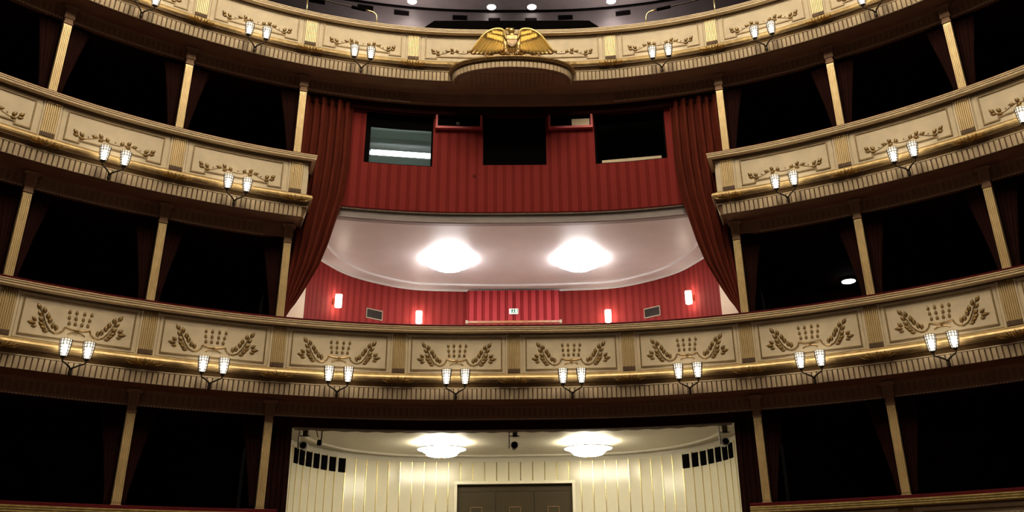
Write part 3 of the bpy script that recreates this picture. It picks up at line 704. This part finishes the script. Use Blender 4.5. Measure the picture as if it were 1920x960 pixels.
def wing(sg):
    lead = [(.10, .30), (.135, .40), (.15, .475), (.21, .515), (.31, .515), (.42, .475), (.53, .39), (.63, .26), (.71, .13), (.775, .035)]
    L = smooth_poly(lead, 4)
    w = MB().tube([EF(sg*x, .06+.03*math.sin(i*.08), z) for i, (x, z) in enumerate(L)], [.014+.018*math.sin(math.pi*min(1, i/len(L)+.12)) for i in range(len(L))], 8).obj('wing', 'gold', eg, True)
    bk = MB(); low = [(.10, .05), (.25, .02), (.42, .01), (.6, .005), (.775, .02)]
    bk.poly([Vector(EF(sg*x, .0, z)) for x, z in [tuple(p) for p in L]] + [Vector(EF(sg*x, .0, z)) for x, z in low[::-1]], (0, -.04, 0)).obj('wing_back', 'gold2', w)
    def feather(b, tp, wd, y):
        d = Vector((tp[0]-b[0], tp[1]-b[1])); ln = d.length; d /= ln
        X = Vector((sg*d.x, 0, d.y)); Zv = Vector((0, -1, 0)); Y = Zv.cross(X); q = Vector(EF(sg*b[0], y, b[1]))
        m = Matrix(((X.x*ln, Y.x*wd, Zv.x*wd, q.x), (X.y*ln, Y.y*wd, Zv.y*wd, q.y), (X.z*ln, Y.z*wd, Zv.z*wd, q.z), (0, 0, 0, 1)))
        inst('feather', FE, w, m)
    tips = [(.79, .02), (.715, .0), (.64, -.01), (.565, -.015), (.49, -.015), (.42, -.01), (.35, .0), (.285, .01), (.225, .02), (.17, .04)]
    bases = [(.52, .37), (.46, .36), (.405, .345), (.355, .325), (.31, .30), (.275, .275), (.24, .25), (.205, .225), (.175, .20), (.15, .175)]
    for i, (b, tp) in enumerate(zip(bases, tips)): feather(b, tp, .062, .045+.003*i)
    for i in range(8):
        t_ = i/7; feather((.45-.27*t_, .45-.10*t_), (.47-.30*t_, .315-.11*t_ ), .058, .075)
    for i in range(6):
        t_ = i/5; feather((.36-.18*t_, .49-.04*t_), (.375-.2*t_, .40-.05*t_), .056, .092)
    return w
wing(-1); wing(1)
for sg in (-1, 1):
    for i in range(3): MB().tube([EF(sg*.06+.03*(i-1), .08, .08), EF(sg*.08+.05*(i-1), .16, .03), EF(sg*.08+.055*(i-1), .18, .0)], [.016, .012, .005], 6).obj('talon', 'gold', eg)

# ------------------------------------------------------------------ columns between the boxes
def column_meshes(h, hc):
    sh_ = MB(); sh_.box(-.062, .062, .03, h, -.055, .045)
    for i in range(5):
        a = -.0496+.0248*i; sh_.quadgrid([[(a+x, z, y) for x, y in ((-.0105, .045), (-.006, .058), (.006, .058), (.0105, .045))] for z in (.06, h-.04)], closed_v=True, cap=True)
    ca = MB()
    for (w, z0, z1, d) in ((.070, 0, .03, .06), (.062, .03, .10, .05), (.078, .10, hc-.06, .058), (.10, hc-.06, hc, .066)): ca.box(-w, w, z0, z1, -.055, d)
    for i in range(4): ca.box(-.062+.035*i, -.044+.035*i, .11, hc-.08, .058, .07)
    for sg in (-1, 1): ca.lathe([(.028, -.055), (.028, .075), (.012, .08)], 10, lambda x, y, z, sg=sg: (sg*.085+x, hc-.04+y, z))
    ba = MB(); ba.box(-.078, .078, 0, .03, -.058, .068)
    fix = lambda mb: mb
    return sh_.mesh('shaft', 'flute'), ca.mesh('capital', 'brown'), ba.mesh('foot', 'jamb')
TN = {0: 'lowest', 1: 'middle', 2: 'top'}
for t in (0, 1, 2):
    z0 = TIER[t][0]+.055; bb = beam_bottom(t+1); h = bb-.13-z0; hc = .345
    # lathe/box local frame here: x along, y up, z out
    S_, C_, B_ = None, None, None
    me = column_meshes(h, hc)
    for k in (-4, -3, -2, 2, 3, 4):
        if t == 0 and abs(k) == 4: continue
        where = {2: 'beside the %s drape', 3: 'second from the %s drape', 4: 'third from the %s drape'}[abs(k)] % ('left' if k < 0 else 'right')
        c = root('box_column', W(k, -.36, z0), 'slender fluted column of the %s row of boxes, %s' % (TN[t], where), 'column', 'fluted box columns')
        inst('shaft', me[0], c, frameM(k, -.36, z0)); inst('capital', me[1], c, frameM(k, -.36, z0+h)); inst('foot', me[2], c, frameM(k, -.36, z0))

# ------------------------------------------------------------------ curtains
def drape(name, rows, folds, amp, m, nrm, label=None, cat=None, group=None, nx=72):
    """rows: list of (left point, right point); folds run down the cloth"""
    mb = MB(); g = []
    for i, (a, b) in enumerate(rows):
        a, b = Vector(a), Vector(b); w = (b-a).length; r = []
        for j in range(nx+1):
            t = j/nx; ph = t*folds*2*math.pi
            o = amp*(math.sin(ph)+.35*math.sin(ph*.47+1.3+i*.05))*min(1, .25+w)
            r.append(a+(b-a)*t+Vector(nrm)*o)
        g.append(r)
    mb.quadgrid(g); ob = mb.obj(name, m, smooth=True); md = ob.modifiers.new('thickness', 'SOLIDIFY'); md.thickness = .012
    return tag(ob, label, cat, group)
def interp(keys, n):
    """keys [(z, x0, y0, x1, y1)] -> rows"""
    ks = np.array(keys); zs = np.linspace(ks[0, 0], ks[-1, 0], n); o = np.argsort(ks[:, 0]); out = []
    for z in zs:
        v = [np.interp(z, ks[o, 0], ks[o, c]) for c in range(1, 5)]; out.append(((v[0], v[1], z), (v[2], v[3], z)))
    return out
for sg, sd in ((-1, 'left'), (1, 'right')):
    keys = [(10.22, 3.86, 14.02, 3.02, 14.27), (9.6, 3.86, 14.02, 3.01, 14.25), (8.9, 3.88, 14.02, 3.0, 14.22), (8.2, 3.90, 14.0, 3.05, 14.18), (7.85, 3.92, 14.0, 3.12, 14.15),
            (7.25, 3.93, 14.0, 3.25, 14.12), (6.85, 3.93, 14.0, 3.36, 14.08), (6.45, 3.93, 13.98, 3.54, 14.05), (6.15, 3.92, 13.96, 3.68, 14.0), (5.96, 3.91, 13.94, 3.80, 13.96), (5.80, 3.90, 13.93, 3.84, 13.94)]
    rows = interp([(z, sg*a, b, sg*c, d_) for z, a, b, c, d_ in keys], 40)
    drape('stage_drape', rows, 6, .05, 'drape', (0, -1, 0), 'tall dark red drape swept back at the %s side of the central box' % sd, 'curtain', 'tall drapes of the central box')
    keys = [(4.24, 3.95, 13.98, 3.56, 14.05), (2.9, 3.93, 13.98, 3.54, 14.05), (0.0, 3.93, 13.98, 3.52, 14.05)]
    drape('entrance_drape', interp([(z, sg*a, b, sg*c, d_) for z, a, b, c, d_ in keys], 10), 5, .03, 'boxcurtain', (0, -1, 0), 'dark red drape hanging at the %s side of the entrance' % sd, 'curtain', 'entrance drapes', 40)
for t in (0, 1, 2):
    for k in (-4, -3, -2, 2, 3, 4):
        if t == 0 and abs(k) == 4: continue
        for q in (-1, 1):
            if abs(k) == 2 and q*k < 0: continue
            ztop = beam_bottom(t+1)-.005; zb = TIER[t][0]+.06; rows = []
            for i in range(13):
                f = i/12; z = ztop+(zb-ztop)*f; wd = .25*(1-f)**1.3+.07
                rows.append((W(k+q*.035, -.50, z), W(k+q*(.035+wd/BAY), -.52, z)))
            where = {2: 'beside the %s drape', 3: 'second from the %s drape', 4: 'third from the %s drape'}[abs(k)] % ('left' if k < 0 else 'right')
            inner = 'inner' if q*k < 0 else 'outer'
            n_ = curve(k)[2]
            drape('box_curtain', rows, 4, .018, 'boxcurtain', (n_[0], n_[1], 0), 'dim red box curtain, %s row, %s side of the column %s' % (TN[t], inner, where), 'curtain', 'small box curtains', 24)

# ------------------------------------------------------------------ twin lamps
frosted = bpy.data.materials.new('lit_frosted_glass'); frosted.use_nodes = True; fn_ = frosted.node_tree     # thin lit glass around the bulb
ft_ = fn_.nodes.new('ShaderNodeBsdfTransparent'); fe_ = fn_.nodes.new('ShaderNodeEmission'); fm_ = fn_.nodes.new('ShaderNodeMixShader')
fe_.inputs[0].default_value = (1, .90, .74, 1); fe_.inputs[1].default_value = 2.3; fm_.inputs[0].default_value = .3
fn_.links.new(ft_.outputs[0], fm_.inputs[1]); fn_.links.new(fe_.outputs[0], fm_.inputs[2]); fn_.links.new(fm_.outputs[0], fn_.nodes['Material Output'].inputs[0])
M['glow'] = frosted
def shade_prof(): return [(.018, 0), (.045, .012), (.060, .05), (.069, .11), (.075, .18), (.079, .245)]
sp = shade_prof(); toL = lambda x, y, z: (x, z, y)
gl = MB(); gl.lathe([(r-.008, z+.004) for r, z in sp] + [(.05, .235)], 12, toL); SHADE = gl.mesh('glass_shade', 'glow', True)
BULB = MB().lathe([(.008, .03), (.022, .05), (.034, .09), (.036, .14), (.026, .18), (.008, .195)], 10, toL).mesh('bulb', 'bulb', True)
cg = MB()
for i in range(12):
    a = 2*math.pi*i/12
    cg.tube([toL(r*math.cos(a), r*math.sin(a), z) for r, z in sp] + [toL(.083*math.cos(a), .083*math.sin(a), .26)], .0048, 4)
for r, z in ((.060, .05), (.066, .09), (.071, .135), (.075, .18), (.079, .225)):
    cg.tube([toL(r*math.cos(a), r*math.sin(a), z) for a in [2*math.pi*k/16 for k in range(17)]], .0045, 4, cap=False)
CAGE = cg.mesh('wire_cage', 'iron')
cup = MB(); cup.lathe([(.006, -.05), (.012, -.03), (.010, -.02), (.034, .002), (.042, .016), (.03, .018)], 12, toL); CUP = cup.mesh('cup', 'iron', True)
arm = {}
for sg in (-1, 1):
    arm[sg] = MB().tube([(0, -.155, .05), (sg*.03, -.135, .10), (sg*.085, -.110, .15), (sg*.135, -.092, .185), (sg*.15, -.075, .205), (sg*.15, -.045, .205)], [.014, .013, .012, .011, .010, .009], 7).mesh('arm', 'iron', True)
mo = MB(); mo.lathe([(.008, -.25), (.02, -.235), (.028, -.20), (.02, -.165), (.026, -.15), (.012, -.13)], 12, lambda x, y, z: (x, z, y+.045)); mo.tube([(0, -.19, .045), (0, -.19, -.04)], .016, 8)
MOUNT = mo.mesh('mount', 'iron', True)
def sconce(t, mid, label):
    fr = frameM(mid, .03, TIER[t][2]-.195); c = root('twin_lamp_sconce', fr @ Vector((0, -.2, 0)), label, 'lamp', 'twin cage lamps on the balcony fronts')
    inst('mount', MOUNT, c, fr)
    for sg in (-1, 1):
        inst('arm', arm[sg], c, fr); m = fr @ Matrix.Translation((sg*.15, -.038, .205))
        s_ = inst('lamp_shade', SHADE, c, m); inst('bulb', BULB, s_, m); inst('wire_cage', CAGE, s_, m); inst('cup', CUP, s_, m)
for i in range(8): sconce(1, -3.5+i, 'lit twin cage lamp on the long laurel balcony, %s from the left' % ORD[i])
for m, w in ((-2.5, 'nearest the left drape'), (-3.5, 'second from the left drape'), (2.5, 'nearest the right drape'), (3.5, 'second from the right drape'), (4.5, 'third from the right drape')):
    sconce(2, m, 'lit twin cage lamp on the middle olive balcony, %s' % w)
for m, w in ((-1.5, 'nearest the eagle on its left'), (-2.5, 'second left of the eagle'), (-3.5, 'third left of the eagle'), (1.5, 'nearest the eagle on its right'), (2.5, 'second right of the eagle'), (3.5, 'third right of the eagle')):
    sconce(3, m, 'lit twin cage lamp on the topmost balcony, %s' % w)

# ------------------------------------------------------------------ lit lamp inside a box
t = root('box_ceiling_lamp', (6.70, 16.2, 7.2), 'bright round lamp glowing inside a dark box right of the central drapes', 'lamp')
MB().lathe([(.15, .062), (.15, .04), (.135, .025)], 20, lambda a, b, c: (6.70+a, 16.2+b, 7.2+c)).obj('housing', 'metal', t)
MB().lathe([(.13, .03), (.13, .012), (.10, .0), (.03, -.004)], 20, lambda a, b, c: (6.70+a, 16.2+b, 7.2+c)).obj('lamp_glass', 'spot2', t)

# ------------------------------------------------------------------ gallery above the top balcony
GZ = 15.76
sweep(MB(), spath(-4.2, 4.2), rect(-1.2, -4.95, GZ, GZ+.1)).obj('ceiling_gallery', 'grey', kind='structure', label='dark grey gallery ceiling with downlights')
sweep(MB(), spath(-4.2, 4.2), [(-4.75, GZ), (-5.3, 13.0), (-5.3, 10.5), (-5.45, 10.5), (-5.45, 13.0), (-4.95, GZ)]).obj('wall_gallery', 'grey', kind='structure', label='dark grey sloping rear wall of the gallery')
sweep(MB(), spath(-4.2, 4.2), rect(-4.70, -4.80, GZ-.045, GZ)).obj('trim_4', 'black', kind='structure', label='dark trim line along the gallery ceiling')
for x, y, w in ((-2.59, 18.36, 'left of the middle pair'), (-.535, 18.60, 'left one of the middle pair'), (.525, 18.60, 'right one of the middle pair'), (2.59, 18.36, 'right of the middle pair')):
    t = root('downlight', (x, y, GZ-.03), 'round lit downlight in the gallery ceiling, %s' % w, 'lamp', 'gallery downlights')
    MB().lathe([(.115, -.022), (.10, -.028), (.03, -.03)], 20, lambda a, b, c: (x+a, y+b, GZ+c)).obj('lamp_face', 'spot', t); MB().lathe([(.14, -.001), (.14, -.014), (.118, -.022), (.116, -.001)], 20, lambda a, b, c: (x+a, y+b, GZ+c)).obj('trim_ring', 'metal', t)
    l = bpy.data.lights.new('downlight_beam', 'SPOT'); l.energy = 60; l.spot_size = 2.2; l.spot_blend = .8; l.color = (1, .9, .85); l.shadow_soft_size = .1
    o = bpy.data.objects.new('downlight_beam', l); reg(o, t, Matrix.Translation((x, y, GZ-.06)))
k = 0
for s, zz, w in ((-1.84, 15.56, 'leftmost'), (-1.42, 15.60, 'second from the left'), (-1.095, 15.58, 'third from the left'), (-.59, 15.55, 'fourth from the left'), (-.225, 15.50, 'fifth from the left'), (.24, 15.50, 'sixth from the left'), (.605, 15.55, 'seventh from the left'), (1.108, 15.56, 'rightmost')):
    r_ = -4.75-.55*(GZ-zz)/2.62; q = lambda x, y, z: W(s+x/BAY, r_+z+.21*y, zz+y)
    o = MB().box(-.13, .13, -.06, .06, -.01, .014, q).obj('gallery_vent', 'black'); tag(o, 'flat black vent slot on the gallery rear wall, %s' % w, 'vent', 'gallery vent slots')
for sg in (-1, 1):                                         # wall washers behind the top parapet
    l = bpy.data.lights.new('gallery_wall_washer', 'POINT'); l.energy = 130; l.color = (1, .88, .82); l.shadow_soft_size = .08
    o = bpy.data.objects.new('gallery_wall_washer', l); COL.objects.link(o); o.location = (sg*2.75, 18.2, 14.25)
bt = MB(); b0 = [(-2.32, 13.2), (-2.32, 14.16), (-1.9, 14.50), (1.9, 14.50), (2.32, 14.16), (2.32, 13.2)]
bt.poly([Vector((x, 17.5, z)) for x, z in b0], (0, .9, 0)); o = bt.obj('lighting_booth', 'black'); tag(o, 'black lighting booth with sloped ends behind the eagle', 'booth')
MB().box(-2.0, 2.0, 17.55, 18.35, 11.0, 13.2).obj('booth_support', 'black', o)
for sg, sd in ((-1, 'left'), (1, 'right')):
    t = root('brass_guard_rail', W(sg*1.375, -.2, 11.7), 'brass guard rail with black grip on the top balcony, %s of the eagle' % sd, 'railing', 'brass guard rails')
    B = lambda s, z: W(sg*s, -.2, z)
    MB().tube([B(1.372, 11.70), B(1.378, 12.0), B(1.385, 12.06), B(1.41, 12.11), B(1.45, 12.13), B(1.50, 12.145)], .017, 8).obj('end_post', 'brass', t, True)
    MB().tube([B(1.47, 12.14), B(1.62, 12.16), B(1.80, 12.185), B(2.05, 12.22), B(2.3, 12.25), B(2.6, 12.27)], .014, 8).obj('handrail', 'iron', t, True)
    MB().tube([B(1.49, 12.142), B(1.55, 12.15), B(1.63, 12.162)], .032, 8).obj('grip', 'black', t, True)
    MB().tube([B(2.055, 11.70), B(2.055, 12.22)], .017, 8).obj('middle_post', 'brass', t, True)

# ------------------------------------------------------------------ auditorium ceiling and chandelier above the camera
o = MB().lathe([(5.5, 18.9), (5.5, 19.0)], 48, lambda a, b, c: (a, 5+b, c)).obj('ceiling', 'plaster', kind='structure', label='auditorium ceiling')
t = root('ring_chandelier', (0, 5, 17.7), 'huge glowing ring chandelier under the auditorium ceiling', 'chandelier')
rg = MB(); rg.quadgrid([[((2.4+.28*math.cos(b))*math.cos(a), 5+(2.4+.28*math.cos(b))*math.sin(a), 18.0+.28*math.sin(b)) for b in [2*math.pi*j/8 for j in range(8)]] for a in [2*math.pi*i/28 for i in range(28)]], closed_u=True, closed_v=True)
rg.obj('crystal_ring', 'ring', t)
for i in range(6):
    a = math.pi*i/3; MB().tube([(2.4*math.cos(a), 5+2.4*math.sin(a), 18.26), (2.4*math.cos(a), 5+2.4*math.sin(a), 18.91)], .02, 6).obj('hanger', 'brass', t)
